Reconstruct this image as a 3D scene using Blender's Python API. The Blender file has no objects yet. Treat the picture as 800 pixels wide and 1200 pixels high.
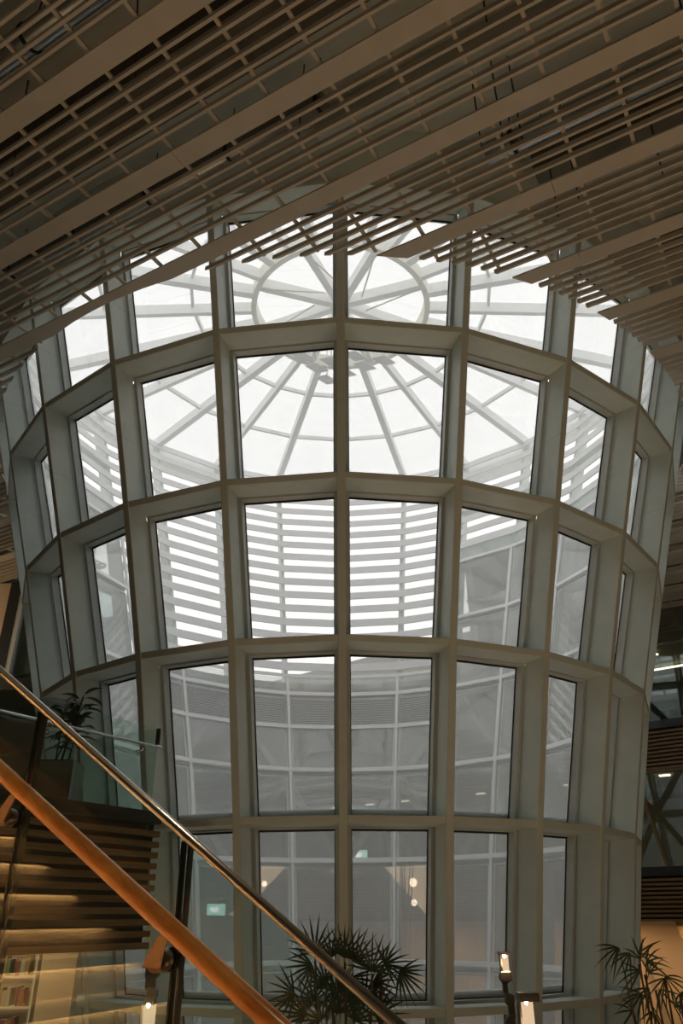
import bpy, math, random
from mathutils import Vector, Matrix
S = bpy.context.scene
C = S.collection
PI = math.pi
R_ = math.radians

# ------------------------------------------------------------------ camera
cam = bpy.data.cameras.new('camera')
cam.sensor_fit = 'VERTICAL'; cam.sensor_height = 36.0; cam.lens = 889.277 * 36 / 1200
cam.clip_start = 0.05; cam.clip_end = 400
camo = bpy.data.objects.new('camera', cam); C.objects.link(camo)
camo.matrix_world = Matrix.Rotation(R_(90) + 0.49025, 4, 'X') @ Matrix.Rotation(-0.00504, 4, 'Z')
S.camera = camo

# ------------------------------------------------------------------ sky (overcast)
w = bpy.data.worlds.new('overcast_sky'); S.world = w; w.use_nodes = True
nt = w.node_tree; bg = nt.nodes['Background']
tc = nt.nodes.new('ShaderNodeTexCoord'); nz = nt.nodes.new('ShaderNodeTexNoise'); nz.inputs['Scale'].default_value = 1.6
mx = nt.nodes.new('ShaderNodeMixRGB')
mx.inputs[1].default_value = (0.90, 0.885, 0.875, 1); mx.inputs[2].default_value = (1.0, 0.975, 0.955, 1)
nt.links.new(tc.outputs['Generated'], nz.inputs['Vector']); nt.links.new(nz.outputs['Fac'], mx.inputs[0])
nt.links.new(mx.outputs[0], bg.inputs['Color']); bg.inputs['Strength'].default_value = 2.15

# ------------------------------------------------------------------ warm room light
def area(name, loc, rot, size, power, color):
    l = bpy.data.lights.new(name, 'AREA'); l.shape = 'RECTANGLE'; l.size, l.size_y = size
    l.energy = power; l.color = color
    o = bpy.data.objects.new(name, l); C.objects.link(o); o.location = loc; o.rotation_euler = rot
    return o
WARM = (1.0, 0.66, 0.36)
area('added_uplight', (-8.8, 4.0, -3.95), (PI, 0, 0), (6, 7), 330, (1.0, .68, .40))  # pair of unseen uplights added near the floor to warm the ceiling
area('added_uplight', (8.2, 4.0, -3.95), (PI, 0, 0), (6, 7), 330, (1.0, .68, .40))
area('added_rail_light', (0.9, 0.3, 4.6), (0, 0, 0), (.5, .5), 38, (1.0, .72, .46))  # added overhead, out of view, to brighten the wooden handrail
area('reading_light', (-9.5, 14.0, -0.6), (0, 0, 0), (5, 3), 150, WARM)

S.view_settings.view_transform = 'Standard'; S.view_settings.look = 'None'
S.view_settings.gamma = 1; S.view_settings.use_curve_mapping = False
S.view_settings.exposure = 0.0
S.cycles.transparent_max_bounces = 32
S.cycles.max_bounces = 12; S.cycles.diffuse_bounces = 5; S.cycles.glossy_bounces = 5
S.cycles.sample_clamp_indirect = 6

# ------------------------------------------------------------------ materials
def principled(name, col, rough=0.5, metal=0.0, spec=0.5):
    m = bpy.data.materials.new(name); m.use_nodes = True
    b = m.node_tree.nodes['Principled BSDF']
    b.inputs['Base Color'].default_value = (*col, 1); b.inputs['Roughness'].default_value = rough
    b.inputs['Metallic'].default_value = metal; b.inputs['Specular IOR Level'].default_value = spec
    return m
def noisy(name, c1, c2, scale, rough=0.5, metal=0.0, stretch=(1, 1, 1), bump=0.0, detail=4, lo=.3, hi=.7):
    m = principled(name, c1, rough, metal); t = m.node_tree; N = t.nodes; L = t.links
    b = N['Principled BSDF']
    tc = N.new('ShaderNodeTexCoord'); mp = N.new('ShaderNodeMapping'); mp.inputs['Scale'].default_value = stretch
    nz = N.new('ShaderNodeTexNoise'); nz.inputs['Scale'].default_value = scale; nz.inputs['Detail'].default_value = detail
    r = N.new('ShaderNodeValToRGB'); r.color_ramp.elements[0].position = lo; r.color_ramp.elements[1].position = hi
    r.color_ramp.elements[0].color = (*c1, 1); r.color_ramp.elements[1].color = (*c2, 1)
    L.new(tc.outputs['Object'], mp.inputs['Vector']); L.new(mp.outputs[0], nz.inputs['Vector'])
    L.new(nz.outputs['Fac'], r.inputs[0]); L.new(r.outputs[0], b.inputs['Base Color'])
    if bump:
        bp = N.new('ShaderNodeBump'); bp.inputs['Strength'].default_value = bump; bp.inputs['Distance'].default_value = 0.02
        L.new(nz.outputs['Fac'], bp.inputs['Height']); L.new(bp.outputs[0], b.inputs['Normal'])
    return m
def glass(name, tint, gloss, haze, hazecol=(.8, .82, .82), trans=(.5, .5)):
    """thin clear sheet: see-through, mirror by Fresnel, a little ceramic-frit haze"""
    m = bpy.data.materials.new(name); m.use_nodes = True; t = m.node_tree; N = t.nodes; L = t.links
    N.clear(); out = N.new('ShaderNodeOutputMaterial')
    tr = N.new('ShaderNodeBsdfTransparent'); tr.inputs[0].default_value = (*tint, 1)
    gl = N.new('ShaderNodeBsdfGlossy'); gl.inputs['Roughness'].default_value = 0.0; gl.inputs[0].default_value = (.95, 1, .98, 1)
    df = N.new('ShaderNodeBsdfDiffuse'); df.inputs[0].default_value = (*hazecol, 1)
    tl = N.new('ShaderNodeBsdfTranslucent'); tl.inputs[0].default_value = (*hazecol, 1)
    hz = N.new('ShaderNodeMixShader'); hz.inputs[0].default_value = .80
    L.new(df.outputs[0], hz.inputs[1]); L.new(tl.outputs[0], hz.inputs[2])
    m1 = N.new('ShaderNodeMixShader'); m1.inputs[0].default_value = haze
    L.new(tr.outputs[0], m1.inputs[1]); L.new(hz.outputs[0], m1.inputs[2])
    fr = N.new('ShaderNodeFresnel'); fr.inputs['IOR'].default_value = 1.5
    # Fresnel node inverts on back faces; use |N.V| so both sides of a sheet mirror alike
    geo = N.new('ShaderNodeNewGeometry'); lw = N.new('ShaderNodeLayerWeight'); lw.inputs['Blend'].default_value = 0.5
    p = N.new('ShaderNodeMath'); p.operation = 'POWER'; p.inputs[1].default_value = 4.0
    L.new(lw.outputs['Facing'], p.inputs[0])
    mu = N.new('ShaderNodeMath'); mu.operation = 'MULTIPLY_ADD'; mu.inputs[1].default_value = .6; mu.inputs[2].default_value = gloss
    mu.use_clamp = True
    L.new(p.outputs[0], mu.inputs[0])
    m2 = N.new('ShaderNodeMixShader'); L.new(mu.outputs[0], m2.inputs[0])
    L.new(m1.outputs[0], m2.inputs[1]); L.new(gl.outputs[0], m2.inputs[2])
    N.remove(fr); N.remove(geo)
    L.new(m2.outputs[0], out.inputs[0])
    return m
def emit(name, col, s):
    m = bpy.data.materials.new(name); m.use_nodes = True; N = m.node_tree.nodes; N.clear()
    e = N.new('ShaderNodeEmission'); e.inputs[0].default_value = (*col, 1); e.inputs[1].default_value = s
    o = N.new('ShaderNodeOutputMaterial'); m.node_tree.links.new(e.outputs[0], o.inputs[0]); return m

M = dict(
    paint=noisy('cream_steel_paint', (.59, .655, .605), (.65, .71, .66), 3, .5),
    frame=noisy('grey_window_frame', (.50, .53, .50), (.55, .58, .55), 4, .4),
    black=principled('black_gasket', (.01, .012, .014), .5),
    cap=principled('white_aluminium_cap', (.78, .80, .80), .4),
    roofsteel=principled('white_roof_steel', (.93, .925, .91), .5),
    hub=principled('cream_hub_steel', (.80, .78, .66), .5),
    louver=principled('pale_grey_louver', (.76, .75, .76), .5),
    spandrel=noisy('grey_louvered_metal', (.50, .51, .51), (.60, .61, .61), 2, .5),
    bronze=noisy('champagne_ceiling_metal', (.50, .455, .38), (.56, .51, .43), 2.2, .5, .0),
    slab=noisy('raw_concrete', (.46, .48, .42), (.56, .58, .51), .7, .9, bump=.2),
    darkslab=noisy('dark_sprayed_soffit', (.12, .11, .085), (.19, .17, .13), 2, .95),
    duct=principled('galvanised_duct', (.34, .36, .35), .35, .8),
    rod=principled('black_hanger_rod', (.015, .015, .015), .5),
    oak=noisy('oak_slat', (.20, .115, .045), (.33, .20, .09), 2.5, .5, stretch=(1, 1, 14), bump=.1),
    backing=principled('black_slat_backing', (.012, .011, .010), .8),
    darkband=principled('dark_grey_edge_trim', (.035, .038, .040), .4),
    wood=noisy('polished_orange_wood', (.50, .19, .04), (.82, .38, .10), 9, .25, stretch=(1, 1, 1), bump=.03),
    steel=principled('brushed_steel', (.93, .91, .92), .22, 1.0),
    darksteel=principled('dark_steel', (.05, .05, .048), .35, .6),
    bronzesteel=principled('brown_bracket_metal', (.16, .11, .07), .35, .7),
    floor=noisy('grey_beige_floor', (.40, .39, .35), (.46, .45, .40), 1.5, .35),
    wallwarm=noisy('warm_plaster', (.62, .50, .36), (.70, .57, .42), .8, .7),
    wallgrey=noisy('grey_plaster', (.30, .30, .28), (.36, .36, .33), .8, .8),
    white=principled('white_laminate', (.72, .68, .60), .5),
    leaf=noisy('palm_leaf', (.012, .032, .014), (.028, .06, .024), 9, .45),
    leaf2=noisy('broad_leaf', (.03, .07, .03), (.06, .12, .045), 6, .4),
    stem=noisy('brown_stem', (.05, .035, .02), (.09, .06, .035), 12, .8),
    pot=noisy('grey_planter', (.30, .30, .28), (.36, .36, .34), 5, .6),
    soil=noisy('dark_soil', (.02, .014, .01), (.05, .035, .02), 30, 1),
    led=emit('warm_led_strip', (1, .62, .28), 75),
    ledroom=emit('ceiling_strip_light', (1, .76, .48), 4),
    bulb=emit('lamp_bulb', (1, .66, .34), 260),
    lampglass=emit('glowing_lamp_diffuser', (1, .70, .44), .75),
    lamptray=principled('cream_lamp_tray', (.85, .78, .66), .4),
    pend=emit('pendant_globe', (1, .80, .58), 4),
    tread=noisy('stone_tread', (.36, .28, .19), (.44, .35, .25), 6, .5),
    fabric=noisy('charcoal_upholstery', (.04, .045, .05), (.06, .065, .07), 30, .9),
    roofsheet=principled('pale_metal_roof', (.62, .60, .57), .6),
    signgreen=emit('exit_sign_face', (.55, .95, .85), 1.6),
    signwhite=emit('exit_sign_mark', (.95, 1, 1), 2.5),
    paper=principled('paper_white', (.75, .70, .62), .7),
)
M['glass'] = glass('fritted_facade_glass', (.935, .94, .935), .05, .26, (.84, .865, .86))
M['roofglass'] = glass('roof_glass', (.96, .96, .97), .02, .12, (.9, .9, .9))
M['rail_glass'] = glass('balustrade_glass', (.90, .96, .935), .06, .008)
M['farglass'] = glass('room_glass', (.72, .82, .82), .10, .01)
BOOKS = [principled('book_%d' % i, c, .7) for i, c in enumerate([(.32, .12, .08), (.08, .12, .2), (.42, .37, .29), (.12, .2, .12), (.34, .25, .12), (.2, .08, .08), (.45, .42, .37)])]

# ------------------------------------------------------------------ mesh helpers
class MB:
    def __init__(s): s.v = []; s.f = []; s.sm = []
    def face(s, pts, smooth=False):
        i = len(s.v); s.v += [tuple(p) for p in pts]; s.f.append(tuple(range(i, i + len(pts)))); s.sm.append(smooth)
    def hexa(s, a, b):
        """a, b: two quads (same winding) joined into a closed block"""
        i = len(s.v); s.v += [tuple(p) for p in a] + [tuple(p) for p in b]
        for q in ((3, 2, 1, 0), (4, 5, 6, 7), (0, 1, 5, 4), (1, 2, 6, 5), (2, 3, 7, 6), (3, 0, 4, 7)):
            s.f.append(tuple(i + k for k in q)); s.sm.append(False)
        return s
    def prism(s, poly, z0, z1):
        n = len(poly); i = len(s.v)
        s.v += [(x, y, z0) for x, y in poly] + [(x, y, z1) for x, y in poly]
        s.f.append(tuple(i + k for k in reversed(range(n)))); s.sm.append(False)
        s.f.append(tuple(i + n + k for k in range(n))); s.sm.append(False)
        for k in range(n):
            j = (k + 1) % n; s.f.append((i + k, i + j, i + n + j, i + n + k)); s.sm.append(False)
        return s
    def box(s, x0, x1, y0, y1, z0, z1):
        return s.prism([(x0, y0), (x1, y0), (x1, y1), (x0, y1)], z0, z1)
    def bar(s, p, q, wdt, hgt, up=(0, 0, 1)):
        p = Vector(p); q = Vector(q); d = (q - p).normalized(); u = Vector(up)
        sd = d.cross(u)
        if sd.length < 1e-4: sd = d.cross(Vector((1, 0, 0)))
        sd.normalize(); u = sd.cross(d).normalized()
        o = [(-1, -1), (1, -1), (1, 1), (-1, 1)]
        return s.hexa([p + sd * a * wdt / 2 + u * b * hgt / 2 for a, b in o], [q + sd * a * wdt / 2 + u * b * hgt / 2 for a, b in o])
    def tube(s, pts, rad, n=10, caps=True):
        pts = [Vector(p) for p in pts]; rs = rad if isinstance(rad, (list, tuple)) else [rad] * len(pts)
        base = len(s.v); prev = None
        for k, p in enumerate(pts):
            d = (pts[min(k + 1, len(pts) - 1)] - pts[max(k - 1, 0)]).normalized()
            a = d.cross(Vector((0, 0, 1)) if abs(d.z) < .95 else Vector((1, 0, 0)))
            if prev is not None and a.dot(prev) < 0: a = -a
            a.normalize(); prev = a; b = d.cross(a).normalized()
            for j in range(n):
                t = 2 * PI * j / n; s.v.append(tuple(p + (a * math.cos(t) + b * math.sin(t)) * rs[k]))
        for k in range(len(pts) - 1):
            for j in range(n):
                s.f.append((base + k * n + j, base + k * n + (j + 1) % n, base + (k + 1) * n + (j + 1) % n, base + (k + 1) * n + j)); s.sm.append(True)
        if caps:
            s.f.append(tuple(base + j for j in reversed(range(n)))); s.sm.append(False)
            e = base + (len(pts) - 1) * n
            s.f.append(tuple(e + j for j in range(n))); s.sm.append(False)
        return s
    def lathe(s, c, prof, n=24):
        base = len(s.v)
        for r, z in prof:
            for j in range(n):
                t = 2 * PI * j / n; s.v.append((c[0] + r * math.cos(t), c[1] + r * math.sin(t), c[2] + z))
        for k in range(len(prof) - 1):
            for j in range(n):
                s.f.append((base + k * n + j, base + k * n + (j + 1) % n, base + (k + 1) * n + (j + 1) % n, base + (k + 1) * n + j)); s.sm.append(True)
        return s
    def build(s, name, mat, parent=None, inv=None, mats=None):
        me = bpy.data.meshes.new(name)
        loc = parent_loc(parent)
        me.from_pydata([(x - loc[0], y - loc[1], z - loc[2]) for x, y, z in s.v], [], s.f); me.update()
        me.polygons.foreach_set('use_smooth', s.sm)
        me.materials.append(mat)
        o = bpy.data.objects.new(name, me); C.objects.link(o)
        if parent: o.parent = parent
        return o
WL = {}
def parent_loc(p):
    l = Vector((0, 0, 0))
    while p is not None: l += p.location; p = p.parent
    return l
def tag(o, label=None, cat=None, group=None, kind=None):
    if label: o['label'] = label
    if cat: o['category'] = cat
    if group: o['group'] = group
    if kind: o['kind'] = kind
    return o
def thing(name, loc, label, cat, group=None):
    o = bpy.data.objects.new(name, None); C.objects.link(o); o.location = loc
    o.empty_display_size = .2
    return tag(o, label, cat, group)
def struct(o): o['kind'] = 'structure'; return o
def copy_tree(o, parent=None):
    c = o.copy(); C.objects.link(c)
    if parent: c.parent = parent
    for ch in [x for x in bpy.data.objects if x.parent == o]: copy_tree(ch, c)
    return c

# ------------------------------------------------------------------ drum geometry
AX, AY = 0.003, 20.0
NZ = [-4.1, -1.31, 1.405, 4.237, 7.014, 9.854, 12.65, 15.5, 18.35]
NR = [5.85, 6.29, 6.81, 7.50, 8.315, 9.19, 10.05, 10.95, 11.9]
def Rz(z):
    for i in range(len(NZ) - 1):
        if z <= NZ[i + 1] or i == len(NZ) - 2:
            t = (z - NZ[i]) / (NZ[i + 1] - NZ[i]); return NR[i] + t * (NR[i + 1] - NR[i])
def P(th, r, z):
    t = R_(th); return Vector((AX + r * math.sin(t), AY - r * math.cos(t), z))
def Q(i, side, wd, L, z):
    """point in bay i (fins i and i+1): side 0 left / 1 right, wd metres in from the fin's centre plane, L metres behind the fin's front"""
    a = P(15 * i, Rz(z) - L, z); b = P(15 * (i + 1), Rz(z) - L, z); e = (b - a).normalized()
    return a + e * wd if side == 0 else b - e * wd
HT = 7.80          # top of the glass at the back, below the louvers
def is_louver_bay(i): return 10 <= (i % 24) <= 15
def sector(r0, r1, a0, a1, step=5):
    n = max(1, round((a1 - a0) / step)); A = [a0 + (a1 - a0) * k / n for k in range(n + 1)]
    return [A, r0, r1]
def ring_slab(mb, r0, r1, z0, z1, a0, a1, step=7.5):
    n = max(1, round((a1 - a0) / step))
    for k in range(n):
        a = a0 + (a1 - a0) * k / n; b = a0 + (a1 - a0) * (k + 1) / n
        mb.prism([P(a, r0, 0)[:2], P(b, r0, 0)[:2], P(b, r1, 0)[:2], P(a, r1, 0)[:2]], z0, z1)

# ------------------------------------------------------------------ setting
OUT = 46
fl = MB(); ring_slab(fl, 0.01, OUT, -4.5, -4.1, 0, 360); struct(fl.build('floor', M['floor']))
LA, LB = 150, 240            # wedge where the building behind the drum is low and open above
hs = MB(); ring_slab(hs, 10.55, OUT, 13.5, 13.9, LB - 360, LA); struct(hs.build('ceiling', M['slab']))
lr = MB(); ring_slab(lr, 7.86, OUT, 7.42, 7.62, LA, LB); struct(lr.build('ceiling_low_roof', M['wallgrey']))
ow = MB()
ring_slab(ow, OUT, OUT + .4, -4.5, 13.9, LB - 360, LA); struct(ow.build('wall_outer', M['wallgrey']))
ow = MB(); ring_slab(ow, OUT, OUT + .4, -4.5, 7.6, LA, LB); struct(ow.build('wall_back', M['wallgrey']))
for nm, a in (('wall_right', LA), ('wall_left', LB)):
    d = (P(a, 1, 0) - P(a, 0, 0)); sd = Vector((-d.y, d.x, 0)) * .15
    a0 = P(a, 10.6, 0); a1 = P(a, OUT, 0)
    mb = MB().prism([(a0 + sd)[:2], (a1 + sd)[:2], (a1 - sd)[:2], (a0 - sd)[:2]], 7.62, 13.5)
    struct(mb.build(nm, M['wallgrey']))
# sealed collar where the drum passes through the slab and above it
for z0, z1, nm in ((12.72, 13.9, 'trim_1'),):
    mb = MB()
    for i in range(24):
        if is_louver_bay(i): continue
        mb.hexa([P(15 * i, Rz(z0) - .02, z0), P(15 * i + 15, Rz(z0) - .02, z0), P(15 * i + 15, Rz(z0) - .3, z0), P(15 * i, Rz(z0) - .3, z0)],
                [P(15 * i, 10.75, z1), P(15 * i + 15, 10.75, z1), P(15 * i + 15, 10.2, z1), P(15 * i, 10.2, z1)])
    struct(mb.build(nm, M['paint']))

# ------------------------------------------------------------------ glazed drum
drum = thing('glazed_drum', (AX, AY, -4.1), 'huge flaring glass drum with a cream steel grid of fins and rings', 'glass wall')
W2 = .07; D1 = .50
for i in range(24):
    mb = MB(); ring_prev = None
    base = len(mb.v)
    for k, z in enumerate(NZ):
        t = R_(15 * i); e = Vector((math.cos(t), math.sin(t), 0)) * W2
        a = P(15 * i, NR[k], z); b = P(15 * i, NR[k] - D1, z)
        mb.v += [tuple(a - e), tuple(a + e), tuple(b + e), tuple(b - e)]
    for k in range(len(NZ) - 1):
        for j in range(4):
            mb.f.append((base + 4 * k + j, base + 4 * k + (j + 1) % 4, base + 4 * k + 4 + (j + 1) % 4, base + 4 * k + 4 + j)); mb.sm.append(False)
    mb.f.append((base + 3, base + 2, base + 1, base)); mb.sm.append(False)
    e_ = base + 4 * (len(NZ) - 1); mb.f.append((e_, e_ + 1, e_ + 2, e_ + 3)); mb.sm.append(False)
    o = mb.build('fin', M['paint'], drum)
    bv = o.modifiers.new('bevel', 'BEVEL'); bv.width = .012; bv.segments = 2; bv.limit_method = 'ANGLE'; bv.angle_limit = R_(50)
    # thin weld lines where the fin's lengths join
for k, z in enumerate(NZ[1:8]):
    mb = MB()
    for i in range(24):
        if z > 9 and is_louver_bay(i): continue
        z0, z1 = z - .06, z + .06; w0 = W2 - .004
        mb.hexa([Q(i, 0, w0, .008, z0), Q(i, 1, w0, .008, z0), Q(i, 1, w0, D1, z0), Q(i, 0, w0, D1, z0)],
                [Q(i, 0, w0, .008, z1), Q(i, 1, w0, .008, z1), Q(i, 1, w0, D1, z1), Q(i, 0, w0, D1, z1)])
    o = mb.build('ring_beam', M['paint'], drum)
    bv = o.modifiers.new('bevel', 'BEVEL'); bv.width = .01; bv.segments = 1; bv.limit_method = 'ANGLE'
def frame_bars(i, z0, z1, w0, w1, L0, L1, hb, ht, mb):
    """four bars of one bay's frame"""
    def vert(side):
        return [Q(i, side, w0, L0, z0), Q(i, side, w1, L0, z0), Q(i, side, w1, L1, z0), Q(i, side, w0, L1, z0)], \
               [Q(i, side, w0, L0, z1), Q(i, side, w1, L0, z1), Q(i, side, w1, L1, z1), Q(i, side, w0, L1, z1)]
    mb.hexa(*vert(0)); a, b = vert(1); mb.hexa(list(reversed(a)), list(reversed(b)))
    for (za, zb) in ((z0, z0 + hb), (z1 - ht, z1)):
        mb.hexa([Q(i, 0, w1, L0, za), Q(i, 1, w1, L0, za), Q(i, 1, w1, L1, za), Q(i, 0, w1, L1, za)],
                [Q(i, 0, w1, L0, zb), Q(i, 1, w1, L0, zb), Q(i, 1, w1, L1, zb), Q(i, 0, w1, L1, zb)])
def pane(i, z0, z1, w0, L0, L1, mb):
    mb.hexa([Q(i, 0, w0, L0, z0), Q(i, 1, w0, L0, z0), Q(i, 1, w0, L1, z0), Q(i, 0, w0, L1, z0)],
            [Q(i, 0, w0, L0, z1), Q(i, 1, w0, L0, z1), Q(i, 1, w0, L1, z1), Q(i, 0, w0, L1, z1)])
farf, farg, farp = MB(), MB(), MB()
def pane_single(i, z0, z1, w0, L, mb):
    mb.face([Q(i, 0, w0, L, z0), Q(i, 1, w0, L, z0), Q(i, 1, w0, L, z1), Q(i, 0, w0, L, z1)])
for row in range(6):
    z0, z1 = NZ[row] + .06, NZ[row + 1] - .06
    for i in range(24):
        if row >= 4 and is_louver_bay(i): continue
        if row == 5: z1 = 12.6
        near = (i <= 6 or i >= 17)
        if near and row >= 1:
            f_ = MB(); frame_bars(i, z0, z1 + .02, .074, .135, .5005, .68, .05, .05, f_)
            fo = f_.build('window_frame', M['frame'], drum)
            g_ = MB(); frame_bars(i, z0 + .05, z1 - .03, .135, .150, .655, .675, .015, .03, g_); g_.build('gasket', M['black'], fo)
            p_ = MB(); pane(i, z0 + .05, z1 - .03, .14, .676, .690, p_); p_.build('glass_pane', M['glass'], fo)
        else:
            frame_bars(i, z0, z1,   .074, .135, .505, .68, .05, .03, farf)
            frame_bars(i, z0 + .05, z1 - .03, .135, .150, .655, .675, .015, .03, farg)
            pane(i, z0 + .05, z1 - .03, .14, .676, .690, farp)
tag(farf.build('back_window_frame', M['frame'], drum), kind='stuff')
tag(farg.build('back_gasket', M['black'], drum), kind='stuff')
tag(farp.build('back_glass_pane', M['glass'], drum), kind='stuff')
# outside caps: a vertical cap on each fin line, a horizontal rail at each level
for i in range(24):
    mb = MB(); zs = [z for z in NZ if z < 12.7]
    if is_louver_bay(i) and is_louver_bay(i - 1): zs = [z for z in zs if z < 7.1] + [HT]
    for a, b in zip(zs[:-1], zs[1:]):
        t = R_(15 * i); e = Vector((math.cos(t), math.sin(t), 0)) * .045
        def q(z, r): return [P(15 * i, r, z) - e, P(15 * i, r, z) + e, P(15 * i, r - .07, z) + e, P(15 * i, r - .07, z) - e]
        mb.hexa(q(a, Rz(a) - .70), q(b, Rz(b) - .70))
    mb.build('mullion_cap', M['cap'], drum)
for z in (-1.31, 1.405, 4.237, 5.75, 7.014, 7.72, 9.854, 12.5, 13.2):
    mb = MB()
    for i in range(24):
        lv = is_louver_bay(i)
        if z in (5.75, 7.72) and not lv: continue
        if z > 9 and lv: continue
        c = z + .16; h = .065
        mb.hexa([Q(i, 0, 0, .70, c - h), Q(i, 1, 0, .70, c - h), Q(i, 1, 0, .76, c - h), Q(i, 0, 0, .76, c - h)],
                [Q(i, 0, 0, .70, c + h), Q(i, 1, 0, .70, c + h), Q(i, 1, 0, .76, c + h), Q(i, 0, 0, .76, c + h)])
    mb.build('outer_rail', M['cap'], drum)
# strip of glass between the top ring and the coping in the low bays
mb = MB()
for i in range(10, 16): pane(i, 7.08, HT, .05, .676, .690, mb)
mb.build('clerestory_glass', M['glass'], drum)
mb = MB()
for i in list(range(0, 10)) + list(range(16, 24)): pane(i, 12.7, 13.3, .05, .676, .690, mb)
mb.build('top_strip_glass', M['glass'], drum)
# fine horizontal ventilation blades in the low bays
mb = MB(); z = 6.02
while z < 7.03:
    for i in range(10, 16):
        a = [Q(i, 0, .05, .68, z), Q(i, 1, .05, .68, z), Q(i, 1, .05, .74, z - .028), Q(i, 0, .05, .74, z - .028)]
        mb.hexa(a, [p + Vector((0, 0, .012)) for p in a])
    z += .066
mb.build('vent_blades', M['spandrel'], drum)

# diagonal bracing of the hall behind the far glass
for i in range(7, 18):
    for (za, zb) in ((1.405, 4.237), (4.237, 7.014), (7.014, 9.854)):
        if za > 7 and is_louver_bay(i): continue
        a_, b_ = (i, i + 1) if (i + int(za)) % 2 else (i + 1, i)
        MB().bar(P(15 * a_, Rz(za) + .25, za), P(15 * b_, Rz(zb) + .25, zb), .22, .22).build('diagonal_brace', M['slab'], drum)

# ------------------------------------------------------------------ louver screen above
lou = thing('louver_screen', (AX, AY, 7.8), 'pale grey horizontal louver slats around the top of the glass drum', 'louver screen')
z = 8.15; k = 0
while z < 18.2:
    mb = MB()
    for i in range(24):
        if z < 13.3 and not is_louver_bay(i): continue
        L0, L1 = .55, .62
        mb.hexa([Q(i, 0, 0, L0, z), Q(i, 1, 0, L0, z), Q(i, 1, 0, L1, z), Q(i, 0, 0, L1, z)],
                [Q(i, 0, 0, L0, z + .32), Q(i, 1, 0, L0, z + .32), Q(i, 1, 0, L1, z + .32), Q(i, 0, 0, L1, z + .32)])
    mb.build('louver_slat', M['louver'], lou)
    z += .66
# pale sloping roofs of the next building behind the louvers
nb = thing('neighbour_roof', (4, 38, 7.7), 'pale sloping roof seen through the louvers behind the drum', 'roof')
MB().hexa([(-9, 33.5, 7.66), (7, 33.5, 7.66), (7, 43, 7.66), (-9, 43, 7.66)], [(-9, 33.5, 7.8), (7, 33.5, 11.9), (7, 43, 11.9), (-9, 43, 7.8)]).build('roof_wedge', M['roofsheet'], nb)

# ------------------------------------------------------------------ round skylight roof
sk = thing('round_skylight', (AX, AY, 18.35), 'round glazed roof with white beams radiating from a hub ring', 'skylight')
ZR = 18.45; HR = 3.0
for i in range(24):
    big = True
    mb = MB().bar(P(15 * i, HR, ZR + .3), P(15 * i, 12.1, ZR), .17 if i % 2 == 0 else .24, .42)
    mb.build('radial_beam', M['roofsteel'], sk)
for r, wdt in ((5.15, .1), (8.2, .1)):
    mb = MB()
    for i in range(24):
        zz = ZR + .3 * (12.1 - r) / 9.1 + .1
        mb.bar(P(15 * i, r, zz), P(15 * i + 15, r, zz), wdt, .16)
    mb.build('purlin_ring', M['roofsteel'], sk)
mb = MB()
for i in range(24):
    mb.hexa([P(15 * i, 12.4, 17.95), P(15 * i + 15, 12.4, 17.95), P(15 * i + 15, 11.5, 17.95), P(15 * i, 11.5, 17.95)],
            [P(15 * i, 12.4, 18.75), P(15 * i + 15, 12.4, 18.75), P(15 * i + 15, 11.9, 18.75), P(15 * i, 11.9, 18.75)])
mb.build('eave_ring', M['roofsteel'], sk)
mb = MB(); n = 48
for i in range(n):
    a, b = 360 / n * i, 360 / n * (i + 1)
    mb.hexa([P(a, HR + .09, ZR + .05), P(b, HR + .09, ZR + .05), P(b, HR - .09, ZR + .05), P(a, HR - .09, ZR + .05)],
            [P(a, HR + .09, ZR + .6), P(b, HR + .09, ZR + .6), P(b, HR - .09, ZR + .6), P(a, HR - .09, ZR + .6)])
mb.build('hub_ring', M['hub'], sk)
for i in range(8):
    a = 22.5 + 45 * i
    MB().bar(P(a, .12, ZR + .5), P(a, HR - .08, ZR + .32), .24, .40).build('hub_beam', M['roofsteel'], sk)
    MB().tube([P(a, HR - .1, ZR + .1), P(a + 32, .9, ZR + .3)], .03, 6).build('hub_brace', M['hub'], sk)
MB().lathe((AX, AY, ZR), [(0.01, .1), (.34, .1), (.34, .75), (.01, .75)], 16).build('hub_boss', M['hub'], sk)
for i in range(24):
    mb = MB()
    za, zb = ZR + .56, ZR + .26
    mb.hexa([P(15 * i, HR, za), P(15 * i + 15, HR, za), P(15 * i + 15, 12.1, zb), P(15 * i, 12.1, zb)],
            [P(15 * i, HR, za + .02), P(15 * i + 15, HR, za + .02), P(15 * i + 15, 12.1, zb + .02), P(15 * i, 12.1, zb + .02)])
    mb.build('roof_pane', M['roofglass'], sk)
mb = MB().prism([P(15 * i, HR - .05, 0)[:2] for i in range(24)], ZR + .62, ZR + .64); mb.build('hub_pane', M['roofglass'], sk)
# cluster of square reflector plates hung under the hub
cl = thing('reflector_cluster', (AX, AY + 1, 17.2), 'cluster of small square plates hanging under the skylight hub', 'reflector panels')
for px, py in ((-1.32, 20.5), (-.84, 21.15), (-.5, 21.8), (.15, 21.4), (.84, 21.05), (1.5, 20.75), (-.33, 20.8), (.5, 20.5)):
    c = Vector((px, py, 17.0)); a = .42
    q = [c + Vector((-a, -a * .3, .02)), c + Vector((0, -a, -.1)), c + Vector((a, a * .3, 0)), c + Vector((0, a, .12))]
    MB().hexa(q, [p + Vector((0, 0, .03)) for p in q]).build('plate', M['louver'], cl)
    MB().tube([c, c + Vector((0, 0, 1.6))], .025, 6).build('hanger', M['hub'], cl)

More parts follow.
